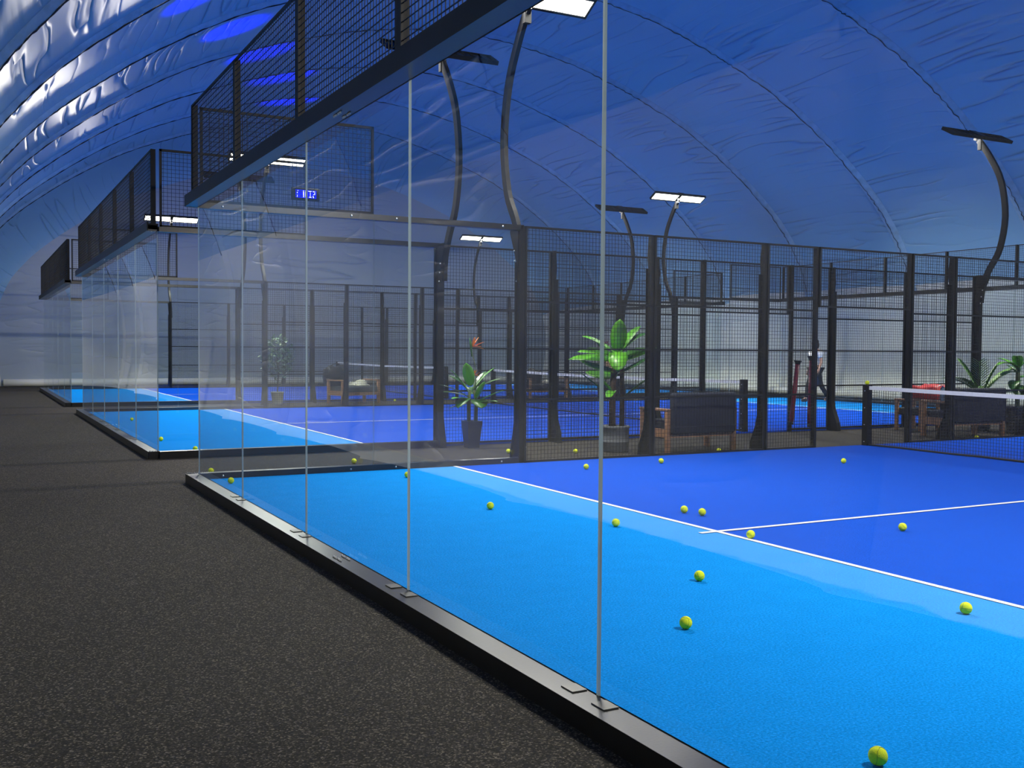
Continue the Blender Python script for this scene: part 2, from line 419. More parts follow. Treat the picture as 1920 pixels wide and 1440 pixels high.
def back_fence(X, s, ya, yb, label, detail):
    """end wall of a court: five glass panes on a base beam, deep head beam, netting above. s = outward x"""
    t = thing('court_end_fence', label, 'fence', (X, (ya + yb) / 2, 0), 0, 'glass end fences of the courts')
    X0 = X; X = 0.0; Y0 = (ya + yb) / 2; ya -= Y0; yb -= Y0
    W = 0.14
    x0, x1 = sorted((X, X + s * W))
    bb = MB().box(x0, x1, ya - 0.06, yb + 0.06, GZ, 0.065, 1); a, b_ = sorted((X + s * (W + 0.001), X + s * (W - 0.01)))
    bb.box(a, b_, ya - 0.061, yb + 0.061, GZ, 0.0645).build('base_beam', [M['steel'], M['beam']], t)  # thin outer slab: shade on this face put in as a darker material
    hb = MB().box(x0, x1, ya - 0.06, yb + 0.06, 2.955, 2.975, 1)
    xo = X + s * W; a, b_ = sorted((xo + s * 0.001, xo - s * 0.012)); hb.box(a, b_, ya - 0.061, yb + 0.061, 2.9555, 3.075)
    a, b_ = sorted((X, X + s * 0.012)); hb.box(a, b_, ya - 0.06, yb + 0.06, 2.975, 3.05)
    hb.box(x0 + 0.012, x1 - 0.012, ya - 0.06, yb + 0.06, 3.03, 3.05)
    hb.build('head_beam', [M['steel'], M['beam']], t)
    for k in range(5): gpanel(ya + 2 * k, ya + 2 * k + 2, 0.065, 2.955, 'y', X, s, 'glass_pane', t)
    px = X + s * 0.05
    for k in range(6):
        y = ya + 2 * k + (0.03 if k == 0 else -0.03 if k == 5 else 0)
        MB().prism([(y - 0.025, 3.05), (y + 0.025, 3.05), (y + 0.02, 4.03), (y - 0.02, 4.03)], 'x', px - 0.03, px + 0.03).build('mesh_post', M['steel'], t)
    for k in range(5): wiremesh(ya + 2 * k + 0.02, ya + 2 * k + 1.98, 3.05, 4.03, 'y', px + s * 0.02, (), 0.02, 'mesh_panel', t)
    if detail:
        for k in range(1, 5):
            y = ya + 2 * k
            for d in (-0.115, 0.115):
                b = MB(); a0, a1 = sorted((X + s * 0.016, X + s * 0.085))
                b.box(a0, a1, y + d - 0.045, y + d + 0.045, 0.065, 0.071); b.build('glass_clip', M['plate'], t)
        P = [(X + s * dx, dy, 0.065) for dy in (0.02, 0.045, 0.07, -0.02, -0.045, -0.07) for dx in (0.04, 0.1)]
        bolts(P, (0, 0, 1), t)
        bolts([(p[0], p[1], 2.955) for p in P], (0, 0, -1), t)
        for ye, sg in ((yb + 0.045, -1), (ya - 0.045, 1)):
            P = [(X + s * (0.008 + 0.019 * i), ye + sg * 0.02 * j, 0.065) for i in range(7) for j in range(1)]
            bolts(P, (0, 0, 1), t); bolts([(p[0], p[1], 2.955) for p in P], (0, 0, -1), t)
    return t

def side_fence(Y, s, label, clear=True, near=False):
    """long side of a court. s = outward y"""
    t = thing('court_side_fence', label, 'fence', (10, Y, 0), 0, 'side fences of the courts')
    def X(x): return x - 10
    W = 0.12
    y0, y1 = sorted((0.0, s * W))
    for a, b in ((0, 4), (16, 20)):
        MB().box(X(a), X(b), y0, y1, GZ, 0.065).build('base_beam', M['beam'], t)
        MB().box(X(a), X(b), y0, y1, 2.945, 3.01).build('head_beam', M['beam'], t)
        gpanel(X(a), X(a + 2), 0.065, 2.945, 'x', 0.0, s, 'glass_pane', t)
        gpanel(X(a + 2), X(b), 0.065, 2.945, 'x', 0.0, s, 'glass_pane', t)
        u0 = a if a == 0 else a + 2
        wiremesh(X(u0 + 0.02), X(u0 + 2), 3.01, 4.03, 'x', s * 0.03, (), 0.03, 'mesh_panel', t)
        if near:
            bolts([(X(a + q), 0.0, z) for q in (0.25, 1.72, 2.28, 3.7) for z in (2.975, 0.03)], (0, -s, 0), t, 0.012)
    # posts
    for x in (4, 16, 6, 8, 9, 11, 12, 14):
        b = MB(); hw = {4: 0.05, 16: 0.05, 9: 0.03, 11: 0.03}.get(x, 0.045); d = {4: 0.14, 16: 0.14, 9: 0.06, 11: 0.06}.get(x, 0.10)
        if x in (9, 11):
            q0, q1 = sorted((s * 0.01, s * 0.07)); b.box(X(x) - hw, X(x) + hw, q0, q1, GZ, 3.0)
        else:
            top = 0.26 if x in (4, 16) else d
            poly = [(s * 0.012, GZ), (s * 0.26, GZ), (s * 0.235, 0.12), (s * (d + 0.03), 0.36), (s * d, 0.5), (s * d, 2.55), (s * (d + 0.02), 2.72), (s * top, 2.93), (s * top, 3.0), (s * 0.012, 3.0)]
            web = hw * 0.35
            b.prism(poly, 'x', X(x) - web, X(x) + web)
            q0, q1 = sorted((s * 0.0, s * 0.014)); b.box(X(x) - hw, X(x) + hw, q0, q1, GZ, 3.0)
            b.prism([(s * d, 0.5), (s * (d + 0.012), 0.5), (s * (d + 0.012), 2.55), (s * d, 2.55)], 'x', X(x) - hw, X(x) + hw)
            b.prism([(s * 0.26, GZ), (s * 0.272, GZ), (s * 0.247, 0.12), (s * (d + 0.042), 0.36), (s * (d + 0.012), 0.5), (s * d, 0.5), (s * (d + 0.03), 0.36), (s * 0.235, 0.12)], 'x', X(x) - hw, X(x) + hw)
            if x in (4, 16): b.prism([(s * 0.1, 2.45), (s * 0.32, 2.93), (s * 0.32, 2.98), (s * 0.1, 2.98)], 'x', X(x) - 0.03, X(x) + 0.03)
        p = b.build('post', M['steel'], t)
        if x in (4, 16) and near:
            bolts([(X(x) + 0.045, -s * 0.002, 0.2 + 0.14 * k) for k in range(20)], (0, -s, 0), p, 0.005)
            bolts([(X(x) - 0.03, s * (0.2 - 0.02 * k), 2.7 - 0.13 * k) for k in range(4)], (-1, 0, 0), p, 0.012)
    for a, b in ((4, 6), (6, 8), (8, 9), (11, 12), (12, 14), (14, 16)):
        h = {4: .05, 6: .045, 8: .045, 9: .03, 11: .03, 12: .045, 14: .045, 16: .05}
        wiremesh(X(a) + h[a] * 0.4, X(b) - h[b] * 0.4, 0.0, 3.0, 'x', 0.0, (0.8, 1.45, 2.05), 0.028, 'mesh_panel', t)
    wiremesh(X(9.03), X(10.97), 2.1, 3.0, 'x', s * 0.0, (), 0.028, 'door_header', t)
    return t

loc_txt = {0: 'nearest court', 1: 'middle court', 2: 'farthest court'}
back_fence(0, -1, *CY[0], 'near glass end fence of the nearest court, right beside the black carpet', True)
back_fence(0, -1, *CY[1], 'glass end fence of the middle court along the carpet, second from the camera', True)
back_fence(0, -1, *CY[2], 'small distant glass end fence of the farthest court along the carpet', False)
back_fence(20, 1, *CY[1], 'glass end fence across the middle court behind the walking person', False)
back_fence(20, 1, *CY[2], 'glass end fence of the farthest court before the right dome wall', False)
side_fence(0.0, 1, 'side fence of the nearest court, the big black mesh in front of the benches', near=True)
side_fence(CY[1][0], -1, 'side fence of the middle court just behind the navy benches', near=True)
side_fence(CY[1][1], 1, 'side fence on the far side of the middle court')
side_fence(CY[2][0], -1, 'side fence on the near side of the farthest court')
side_fence(CY[2][1], 1, 'side fence on the far side of the farthest court, before the end wall')

# ------------------------------------------------------------------ light poles
LEDL = bpy.data.lights.new('court_flood', 'AREA'); LEDL.shape = 'RECTANGLE'; LEDL.size = 0.82; LEDL.size_y = 0.25
LEDL.energy = 204; LEDL.color = (1.0, 0.94, 0.84); LEDL.spread = R(145)
def light_pole(s):
    """court floodlight; local origin = foot of the post line, s = outward y"""
    t = thing('court_light', '', 'light')
    pts = catmull([(0.14, 2.45), (0.19, 2.8), (0.33, 3.12), (0.55, 3.5), (0.66, 4.15), (0.55, 4.85), (0.30, 5.35), (0.02, 5.75)], 4)
    b = MB(); n = len(pts); vs = []
    for i, (o, z) in enumerate(pts):
        a = pts[max(i - 1, 0)]; c = pts[min(i + 1, n - 1)]; l = math.hypot(c[0] - a[0], c[1] - a[1]); nx, nz = (c[1] - a[1]) / l, -(c[0] - a[0]) / l
        for dx, d in ((-0.03, -0.055), (0.03, -0.055), (0.03, 0.055), (-0.03, 0.055)):
            vs.append((dx, s * (o + nx * d), z + nz * d))
    fs = [(i * 4 + k, i * 4 + (k + 1) % 4, (i + 1) * 4 + (k + 1) % 4, (i + 1) * 4 + k) for i in range(n - 1) for k in range(4)] + [(0, 1, 2, 3), tuple(n * 4 - 4 + k for k in range(4))]
    b.add(vs, fs); b.build('pole', M['steel'], t)
    b = MB().box(-0.045, 0.045, -0.04 + s * 0.06, 0.04 + s * 0.06, 5.55, 5.72); b.build('clamp', M['steel'], t)
    h = bpy.data.objects.new('lamp_head', None); C.objects.link(h); h.parent = t; h.location = (0, s * -0.02, 5.85); h.rotation_euler = (s * R(-30), 0, 0)
    MB().box(-0.10, 0.10, -0.17, 0.17, 0.03, 0.055).box(-0.03, 0.03, -0.03, 0.03, -0.1, 0.03).build('bracket', M['steel'], h)
    for q in (-1, 1):
        c = q * 0.46
        bb = MB().box(c - 0.43, c + 0.43, -0.15, 0.15, 0.0, 0.03).box(c - 0.43, c + 0.43, -0.16, -0.13, -0.02, 0.045).box(c - 0.43, c + 0.43, 0.13, 0.16, -0.02, 0.045)
        bb.box(c - 0.44, c - 0.42, -0.16, 0.16, -0.02, 0.045).box(c + 0.42, c + 0.44, -0.16, 0.16, -0.02, 0.045)
        for f in range(6): bb.box(c - 0.4 + f * 0.15, c - 0.39 + f * 0.15, -0.12, 0.12, 0.03, 0.05)
        bb.build('lamp_housing', M['steel'], h)
        p = MB().add([(c - 0.41, -0.125, -0.012), (c - 0.41, 0.125, -0.012), (c + 0.41, 0.125, -0.012), (c + 0.41, -0.125, -0.012)], [(0, 1, 2, 3)])
        p.build('led_panel', M['led'], h)
        la = bpy.data.objects.new('lamp_glow', LEDL); C.objects.link(la); la.parent = h; la.location = (c, 0, -0.016)
    return t
protoP, protoM = light_pole(1), light_pole(-1)
spots = [(4.05, 0.0, 1, 'curved court light glowing at the top, over the near corner of the nearest court'),
         (16.0, 0.0, 1, 'court light of the nearest court beyond the right edge of the picture'),
         (4.05, -10.0, -1, 'court light of the nearest court on its camera side, by the near end'),
         (16.0, -10.0, -1, 'court light of the nearest court on its camera side, by the far end'),
         (4.05, CY[1][0], -1, 'curved court light with its dark back to the camera, left of the tall glowing one'),
         (16.0, CY[1][0], -1, 'curved court light with dark unlit back at the right edge of the picture'),
         (4.05, CY[1][1], 1, 'glowing court light at the far corner of the middle court, over the blue clock'),
         (16.0, CY[1][1], 1, 'glowing double court light on a thin pole right of the nearest glass joint'),
         (4.05, CY[2][0], -1, 'dark backed court light of the farthest court, behind the left glass'),
         (16.0, CY[2][0], -1, 'small dark backed court light left of the glowing double one'),
         (4.05, CY[2][1], 1, 'small glowing court light low at the left, over the farthest court'),
         (16.0, CY[2][1], 1, 'small glowing double court light low above the mesh, left of the thick post')]
u = {1: False, -1: False}
for x, y, s, lab in spots:
    p = protoP if s == 1 else protoM
    o = p if not u[s] else copy_tree(p)
    u[s] = True
    o.location = (x, y, 0); o['label'] = lab; o['group'] = 'court lights on curved poles'

# ------------------------------------------------------------------ nets
def net(ya, yb, label, fine):
    t = thing('court_net', label, 'net', (10, (ya + yb) / 2, 0), 0, 'court nets')
    L = (yb - ya) / 2
    for sg in (-1, 1):
        y = sg * (L - 0.06)
        b = MB().prism([(-0.045, 0.0), (0.07, 0.0), (0.05, 0.93), (-0.045, 0.93)], 'y', y - 0.05, y + 0.05)
        p = b.build('net_post', M['steel'], t)
        bolts([(-0.045, y, z) for z in (0.06, 0.32, 0.58, 0.84)], (-1, 0, 0), p, 0.008)
    def top(y): return 0.88 + 0.035 * (abs(y) / L) ** 2
    seg = 20
    ys = [-(L - 0.11) + (2 * L - 0.22) * i / seg for i in range(seg + 1)]
    b = MB()
    vs = []
    for y in ys:
        z = top(y); vs += [(-0.012, y, z - 0.055), (-0.012, y, z), (0.012, y, z), (0.012, y, z - 0.055)]
    b.add(vs, [(i * 4 + k, i * 4 + (k + 1) % 4, i * 4 + 4 + (k + 1) % 4, i * 4 + 4 + k) for i in range(seg) for k in range(4)] + [(0, 3, 2, 1), tuple(seg * 4 + k for k in range(4))])
    b.build('net_tape', M['white'], t)
    MB().tube([(0, y, 0.016 + 0.004 * math.sin(i * 2.1)) for i, y in enumerate(ys)], 0.016, 6).build('bottom_cord', M['netcord'], t)
    b = MB(); st = 0.045 if fine else 0.06; w = 0.0021
    nn = int((2 * L - 0.24) / st)
    for i in range(nn + 1):
        y = -(L - 0.12) + i * st; b.box(-w, w, y - w, y + w, 0.01, top(y) - 0.05)
    m = int(0.84 / st)
    for j in range(1, m + 1):
        for i in range(seg):
            z0 = (top(ys[i]) - 0.05) * j / (m + 1); z1 = (top(ys[i + 1]) - 0.05) * j / (m + 1)
            b.prism([(ys[i], z0 - w), (ys[i + 1], z1 - w), (ys[i + 1], z1 + w), (ys[i], z0 + w)], 'x', -w, w)
    b.build('netting', M['netcord'], t)
    return t
net(*CY[0], 'white topped net of the nearest court at the right edge', True)
net(*CY[1], 'white topped net of the middle court, running behind the banana plant', False)
net(*CY[2], 'distant white topped net of the farthest court', False)

# ------------------------------------------------------------------ balls
def ball_mesh():
    b = MB().ball((0, 0, 0), 0.033, 0, 28, 18)
    pts = []
    for i in range(97):
        th = 2 * PI * i / 96
        a, q = 0.44, 0.9
        x = math.cos(th) * a + math.cos(3 * th) * (1 - a) ; y = math.sin(th) * a - math.sin(3 * th) * (1 - a); z = 2 * math.sqrt(a * (1 - a)) * math.sin(2 * th)
        v = Vector((x, y, z)).normalized() * 0.0331; pts.append(v)
    b.tube(pts, 0.0009, 5, 1, cap=False)
    return b
pb = ball_mesh().build('tennis_ball', [M['felt'], M['feltseam']])
balls = [(0.23, -0.47, 0.0, 'tennis ball on light turf in the far glass corner of the nearest court'),
 (2.11, -0.78, 0.0, 'tennis ball on light turf half behind the second glass joint'),
 (1.93, -3.20, 0.0, 'lone tennis ball on light turf between the two nearest glass joints'),
 (2.45, -4.45, 0.0, 'tennis ball just right of the nearest glass joint, in front of the white line'),
 (4.36, -0.95, 0.0, 'tennis ball on royal blue turf close to the left side of the nearest glass joint'),
 (5.58, -0.80, 0.0, 'tennis ball on royal blue turf below the left end of the first navy bench'),
 (3.39, -4.13, 0.0, 'left one of the close pair of balls behind the white service line'),
 (3.44, -4.32, 0.0, 'right one of the close pair of balls behind the white service line'),
 (3.09, -5.35, 0.0, 'tennis ball lying on the white service line beside the line crossing'),
 (7.75, -1.78, 0.0, 'tennis ball on royal blue turf in front of the net post'),
 (4.43, -5.63, 0.0, 'tennis ball on royal blue turf just below the centre line'),
 (1.82, -6.33, 0.0, 'upper of two balls on light turf below the line crossing'),
 (1.06, -7.18, 0.0, 'lower of two balls on light turf below the line crossing'),
 (2.64, -7.63, 0.0, 'tennis ball in front of the service line near the right edge'),
 (0.58, -8.89, 0.0, 'biggest closest tennis ball at the bottom edge of the picture'),
 (5.38, 0.96, GZ, 'tennis ball on the carpet behind the mesh, left of the banana plant pot'),
 (4.51, 1.35, GZ, 'pale tennis ball on the carpet behind the side glass, left of the thick post'),
 (2.12, 1.04, GZ, 'pale tennis ball on the carpet behind the side glass, beside the bright line'),
 (7.35, 0.22, GZ, 'tennis ball on the carpet under the first navy bench'),
 (0.27, 0.74, GZ, 'dim tennis ball on the carpet behind the glass corner'),
 (0.58, 9.57, 0.0, 'tennis ball farthest left, on the light turf of the middle court'),
 (0.38, 4.92, 0.0, 'tennis ball beside the left edge of the middle court glass corner'),
 (0.56, 3.19, 0.0, 'tennis ball on the front edge of the middle court light turf'),
 (8.20, 15.1, GZ, 'tiny distant tennis ball on the carpet right of the cream towel bench'),
 (12.9, 0.22, GZ, 'tennis ball on the carpet under the second navy bench'),
 (10.0, -0.06, 0.932, 'tennis ball balanced on top of the net post')]
for i, (x, y, z, lab) in enumerate(balls):
    o = pb if i == 0 else pb.copy()
    if i: C.objects.link(o)
    o.location = (x, y, z + 0.0335); o.rotation_euler = (rnd.uniform(0, 6), rnd.uniform(0, 6), rnd.uniform(0, 6))
    tag(o, lab, 'ball', 'tennis balls')

# ------------------------------------------------------------------ benches
def bench(name, label, loc, rz, L=1.28, D=0.66, cush='navy', back=True):
    t = thing(name, label, 'bench', loc, rz, 'wooden benches between the courts')
    w = 0.07
    # local: back at y=0, seat towards +y, x from 0 to L
    for x in (0, L - w):
        for y in (0, D - w): MB().rbox(x, x + w, y, y + w, 0, 0.60, 0.006).build('leg', M['wood'], t)
        MB().rbox(x - 0.005, x + w + 0.005, -0.01, D + 0.01, 0.60, 0.635, 0.006).build('armrest', M['wood'], t)
        MB().box(x + 0.015, x + w - 0.015, w, D - w, 0.22, 0.34).build('side_rail', M['wood'], t)
    MB().box(w, L - w, 0.02, 0.05, 0.22, 0.30).box(w, L - w, D - 0.05, D - 0.02, 0.22, 0.30).build('seat_rail', M['wood'], t)
    MB().rbox(w + 0.005, L - w - 0.005, 0.03, D - 0.01, 0.31, 0.46, 0.035, seg=3).build('seat_cushion', M[cush], t)
    if back:
        b = MB(); 
        b.rbox(w - 0.01, L - w + 0.01, -0.075, 0.045, 0.28, 0.86, 0.03, seg=3)
        b.build('back_cushion', M[cush], t)
        b = MB().tube([(w, -0.08, 0.80), (L - w, -0.08, 0.80)], 0.006, 6).tube([(w, -0.08, 0.38), (L - w, -0.08, 0.38)], 0.006, 6)
        for k in range(2): b.tube([(w + 0.02 + k * (L - 2 * w - 0.04), -0.078, 0.3), (w + 0.02 + k * (L - 2 * w - 0.04), -0.078, 0.84)], 0.006, 6)
        b.build('piping', M[cush], t)
    return t
bench('garden_bench', 'navy backed wooden bench behind the mesh, left of the net post', (6.56, 0.40, GZ), R(1))
bench('garden_bench', 'navy backed wooden bench behind the white net tape at the right', (12.48, 0.42, GZ), R(-5))
bench('garden_bench', 'small wooden bench under a cream towel, between the farther courts', (6.35, 15.15, GZ), R(180 + 20), cush='greycush', back=False).location = (7.35, 15.2, GZ)
bench('garden_bench', 'wooden bench piled with dark bags, behind the middle court net', (13.4, 15.15, GZ), R(180), cush='navy', back=False)

# armchair carrying the bags behind the net
ch = thing('armchair', 'low wooden armchair carrying the red bag, behind the net', 'chair', (13.35, 1.75, GZ), R(8))
for x in (0, 0.55):
    for y in (0, 0.5): MB().rbox(x, x + 0.06, y, y + 0.06, 0, 0.56, 0.005).build('leg', M['wood'], ch)
    MB().rbox(x - 0.005, x + 0.065, -0.01, 0.57, 0.56, 0.59, 0.005).build('armrest', M['wood'], ch)
MB().rbox(0.06, 0.55, 0.02, 0.54, 0.28, 0.42, 0.03).build('seat_cushion', M['bagblack'], ch)
# bags
def sack(name, mat, label, cat, loc, dims, rz=0, seed=1, group=None, strap=True, piping=None):
    r = random.Random(seed)
    t = thing(name, label, cat, loc, rz, group)
    bm = bmesh.new(); bmesh.ops.create_cube(bm, size=1)
    bmesh.ops.subdivide_edges(bm, edges=bm.edges[:], cuts=5, use_grid_fill=True)
    for v in bm.verts:
        p = v.co.copy(); n = p.normalized() * 0.62
        q = p.lerp(n, 0.55); q.z = max(q.z, -0.47)
        k = 1 + 0.10 * math.sin(9 * p.x + seed) * math.cos(7 * p.y + 2 * seed) + r.uniform(-0.04, 0.04)
        v.co = Vector((q.x * dims[0] * k, q.y * dims[1] * k, (q.z + 0.47) * dims[2] * (k if q.z > -0.4 else 1)))
    b = MB().bm(bm, 0, True); b.build('bag_body', mat, t)
    if strap:
        MB().tube([(math.cos(a) * dims[0] * 0.32, 0.0, dims[2] * 0.85 + math.sin(a) * dims[2] * 0.28) for a in [PI * k / 10 for k in range(11)]], 0.012, 6).build('strap', M['bagblack'] if piping is None else piping, t)
    return t
sack('racket_bag', M['bagred'], 'red racket bag with pale piping lying behind the net tape', 'bag', (13.66, 1.72, 0.57), (0.78, 0.55, 0.26), R(10), 3, strap=False)
rb_ = [o for o in bpy.data.objects if o.name.startswith('racket_bag')][0]
for off in (-0.16, 0.12):
    MB().tube([(-0.36 + 0.06 * k, off - 0.02 * math.sin(k), 0.10 + 0.165 * math.sin(PI * (k + 0.6) / 13.2)) for k in range(13)], 0.013, 6).build('piping', M['white'], rb_)
sack('sports_bag', M['bagblack'], 'black sports bag standing on the seat at the left end of the second navy bench', 'bag', (12.86, 0.74, 0.43), (0.34, 0.26, 0.40), 0.4, 5)
bs = thing('water_bottle', 'clear water bottle on the left armrest of the second navy bench', 'bottle', (12.53, 0.62, 0.605))
MB().lathe([(0.03, 0), (0.035, 0.01), (0.035, 0.17), (0.014, 0.22), (0.014, 0.235)], 0, 0, 14).build('bottle_body', pbr('blue_clear_plastic', (0.25, 0.4, 0.5), 0.15), bs)
MB().lathe([(0.017, 0.232), (0.017, 0.255)], 0, 0, 12).build('cap', M['blue'], bs)
sack('sports_bag', M['bagblack'], 'black sports bag on the left part of the bench under the cream towel', 'bag', (6.45, 14.95, 0.43), (0.62, 0.42, 0.52), 0.3, 8)
sack('sports_bag', M['bagblack'], 'dark bag on the bench behind the middle court net, beside the thick post', 'bag', (12.4, 14.9, 0.43), (0.48, 0.4, 0.40), 0.3, 11)
sack('tote_bag', M['beige'], 'beige canvas bag behind the net, half hidden by the mesh post', 'bag', (14.75, 14.5, 0.55), (0.34, 0.25, 0.55), 0.3, 13)
def towel(label, loc, mat, sx, sy, seed, rz=0):
    r = random.Random(seed); n = 14; b = MB(); vs = []; vs2 = []
    for i in range(n + 1):
        for j in range(n + 1):
            u_, v_ = i / n, j / n
            h = 0.05 + 0.09 * abs(math.sin(5 * u_ + seed) * math.cos(4 * v_ + seed)) + 0.03 * math.sin(17 * u_ + 11 * v_) + r.uniform(0, 0.015)
            h *= min(1, 6 * min(u_, 1 - u_, v_, 1 - v_) + 0.1)
            p = ((u_ - 0.5) * sx + 0.03 * math.sin(9 * v_), (v_ - 0.5) * sy + 0.03 * math.sin(8 * u_), h)
            vs.append(p); vs2.append((p[0], p[1], 0.0))
    m = n + 1
    b.add(vs, [(i * m + j, (i + 1) * m + j, (i + 1) * m + j + 1, i * m + j + 1) for i in range(n) for j in range(n)], 0, True)
    b.add(vs2, [(i * m + j, i * m + j + 1, (i + 1) * m + j + 1, (i + 1) * m + j) for i in range(n) for j in range(n)], 0, True)
    o = b.build('towel', mat); o.location = loc; o.rotation_euler = (0, 0, rz); tag(o, label, 'towel'); return o
towel('crumpled cream towel on the small bench between the farther courts', (7.05, 14.9, 0.435), M['cream'], 0.55, 0.42, 2, 0.3)
towel('crumpled cream towel on the bench behind the middle court net', (13.0, 14.85, 0.435), M['cream'], 0.4, 0.4, 5, 0.3)

# ------------------------------------------------------------------ ball tubes
def ball_tube(label, base, top):
    t = thing('ball_tube', label, 'ball tube', base, 0, 'red ball collecting tubes')
    d = Vector(top) - Vector(base); L = d.length; d.normalize()
    P = lambda k: d * k
    MB().tube([P(0.04), P(L - 0.06)], 0.042, 14).build('tube_body', M['red'], t)
    MB().tube([P(0.0), P(0.05)], 0.044, 14).build('end_cap', M['cap'], t)
    MB().tube([P(L - 0.07), P(L - 0.04), P(L - 0.012), P(L)], [0.045, 0.05, 0.072, 0.072], 14).build('mouth_collar', M['cap'], t)
    return t
ball_tube('dark red ball tube hanging left on the mesh of the middle court', (10.98, 2.62, 0.11), (11.12, 2.62, 1.27))
ball_tube('dark red ball tube leaning on the slim post left of the net post', (8.99, 0.10, 0.30), (9.03, 0.12, 1.37))

# ------------------------------------------------------------------ plants
def leaf(b, base, d, L, W, droop=0.5, fold=0.25, mi=0, n=9, twist=0.0, rag=0.0):
    base = Vector(base); d = Vector(d).normalized(); up = Vector((0, 0, 1))
    side = d.cross(up)
    if side.length < 0.05: side = Vector((1, 0, 0))
    side.normalize(); 
    side = (Matrix.Rotation(twist, 3, d) @ side)
    p = base.copy(); dd = d.copy(); vs = []
    for i in range(n + 1):
        t = i / n; w = W * 0.5 * (math.sin(PI * min(1, t * 0.93 + 0.05)) ** 0.65) * (1 if t < 0.999 else 0.05)
        nrm = side.cross(dd).normalized()
        w1 = w * (1 + rag * rnd.uniform(-1, 1)); w2 = w * (1 + rag * rnd.uniform(-1, 1))
        vs += [p - side * w1 + nrm * w * fold, p.copy(), p + side * w2 + nrm * w * fold]
        p = p + dd * (L / n); dd = (dd + Vector((0, 0, -droop / n))).normalized()
    b.add(vs, [q for i in range(n) for q in ((i * 3, i * 3 + 1, i * 3 + 4, i * 3 + 3), (i * 3 + 1, i * 3 + 2, i * 3 + 5, i * 3 + 4))], mi, True)
    return vs
def leafobj(name, mat, t, *a, **k):
    b = MB(); leaf(b, *a, **k); o = b.build(name, mat, t)
    md = o.modifiers.new('thickness', 'SOLIDIFY'); md.thickness = 0.003
    return o
def pot_round(t, r0, r1, h, mat):
    MB().lathe([(r0 * 0.9, 0), (r0, 0.02), (r1, h - 0.03), (r1 + 0.012, h - 0.03), (r1 + 0.012, h), (r1 - 0.02, h), (r1 - 0.025, h - 0.05)], 0, 0, 28).build('pot', mat, t)
    MB().lathe([(0.001, h - 0.052), (r1 - 0.02, h - 0.05)], 0, 0, 24, close=False).build('soil', M['soil'], t)
# camera-facing frame used only to lay leaf directions: 'a' right, 'b' away, in ground terms
def D(right, away, up):
    yaw = R(62.0); f = Vector((math.cos(yaw), math.sin(yaw), 0)); r = Vector((math.sin(yaw), -math.cos(yaw), 0))
    return r * right + f * away + Vector((0, 0, up))
# banana plant
bp_ = thing('banana_plant', 'big bright banana plant in a ribbed grey pot, left of the first bench', 'plant', (6.05, 0.95, GZ))
b = MB().lathe([(0.17, 0), (0.185, 0.02), (0.19, 0.14), (0.197, 0.15), (0.19, 0.16), (0.195, 0.34), (0.205, 0.345), (0.205, 0.38), (0.17, 0.38), (0.165, 0.33)], 0, 0, 28)
b.build('pot', M['potgrey'], bp_)
MB().lathe([(0.001, 0.332), (0.172, 0.335)], 0, 0, 24, close=False).build('soil', M['soil'], bp_)
t1 = D(-0.05, 0, 0); t2 = D(0.09, 0, 0)
MB().tube([t1 + Vector((0, 0, 0.33)), t1 * 1.1 + Vector((0, 0, 0.8)), t1 * 0.7 + Vector((0, 0, 1.15)), t1 * 0.3 + Vector((0, 0, 1.32))], [0.055, 0.048, 0.042, 0.03], 10).build('trunk', M['stem'], bp_)
MB().tube([t2 + Vector((0, 0, 0.33)), t2 + Vector((0, 0, 0.8)), t2 * 0.9 + Vector((0, 0, 1.25)), t2 * 0.7 + Vector((0, 0, 1.36))], [0.042, 0.038, 0.034, 0.025], 10).build('trunk', M['stem'], bp_)
cz = D(0.02, 0, 1.40)
for dr, L, W, dp, z, mt, tw in [((0.02, -0.3, 1.0), 0.52, 0.20, 0.2, 0.02, 'leaf', 0), ((0.45, 0.1, 0.75), 0.55, 0.17, 0.5, 0.0, 'leaf', 0.3), ((0.62, -0.1, 0.9), 0.55, 0.17, 0.9, -0.02, 'leaf2', 0.4),
      ((-0.75, -0.2, 0.62), 0.62, 0.15, 0.5, -0.02, 'leaf', -0.4), ((-0.95, -0.2, 0.35), 0.62, 0.15, 0.5, -0.04, 'leaf', -0.5), ((-1.0, 0.1, 0.2), 0.72, 0.16, 0.35, -0.1, 'leaf', -0.5),
      ((-0.9, -0.1, 0.05), 0.58, 0.15, -0.5, -0.24, 'leaf2', -0.5), ((-0.7, 0.3, -0.1), 0.5, 0.15, -0.5, -0.3, 'leaf', -0.6), ((0.9, 0.1, 0.32), 0.62, 0.15, -0.1, -0.12, 'leaf', 0.3),
      ((0.85, -0.2, 0.35), 0.62, 0.11, -0.3, -0.27, 'leaf2', 0.4), ((0.8, 0.3, 0.55), 0.5, 0.15, 0.4, -0.1, 'leaf', 0.3), ((-0.08, -0.9, -0.25), 0.42, 0.23, 1.6, 0.05, 'leaf', 0), ((0.1, 0.9, 0.4), 0.5, 0.18, 0.8, -0.1, 'leaf2', 0)]:
    leafobj('leaf', M[mt], bp_, cz + Vector((0, 0, z)), D(*dr), L, W * 1.2, droop=dp, twist=tw)
cl = D(0.02, 0, 0.88)
for dr, L, W, dp, mt, o_ in [((-0.65, -0.2, 0.75), 0.40, 0.15, 0.2, 'leaf', (-0.06, -0.05)), ((-0.85, 0.0, 0.5), 0.55, 0.16, -0.3, 'leaf2', (-0.1, -0.06)), ((0.8, -0.2, 0.55), 0.45, 0.2, -0.2, 'leaf2', (0.11, -0.07)), ((-0.3, -0.8, 0.05), 0.34, 0.14, 0.9, 'leaf', (-0.05, 0.0))]:
    leafobj('leaf', M[mt], bp_, cl + D(o_[0], 0, o_[1]), D(*dr), L, W, droop=dp)
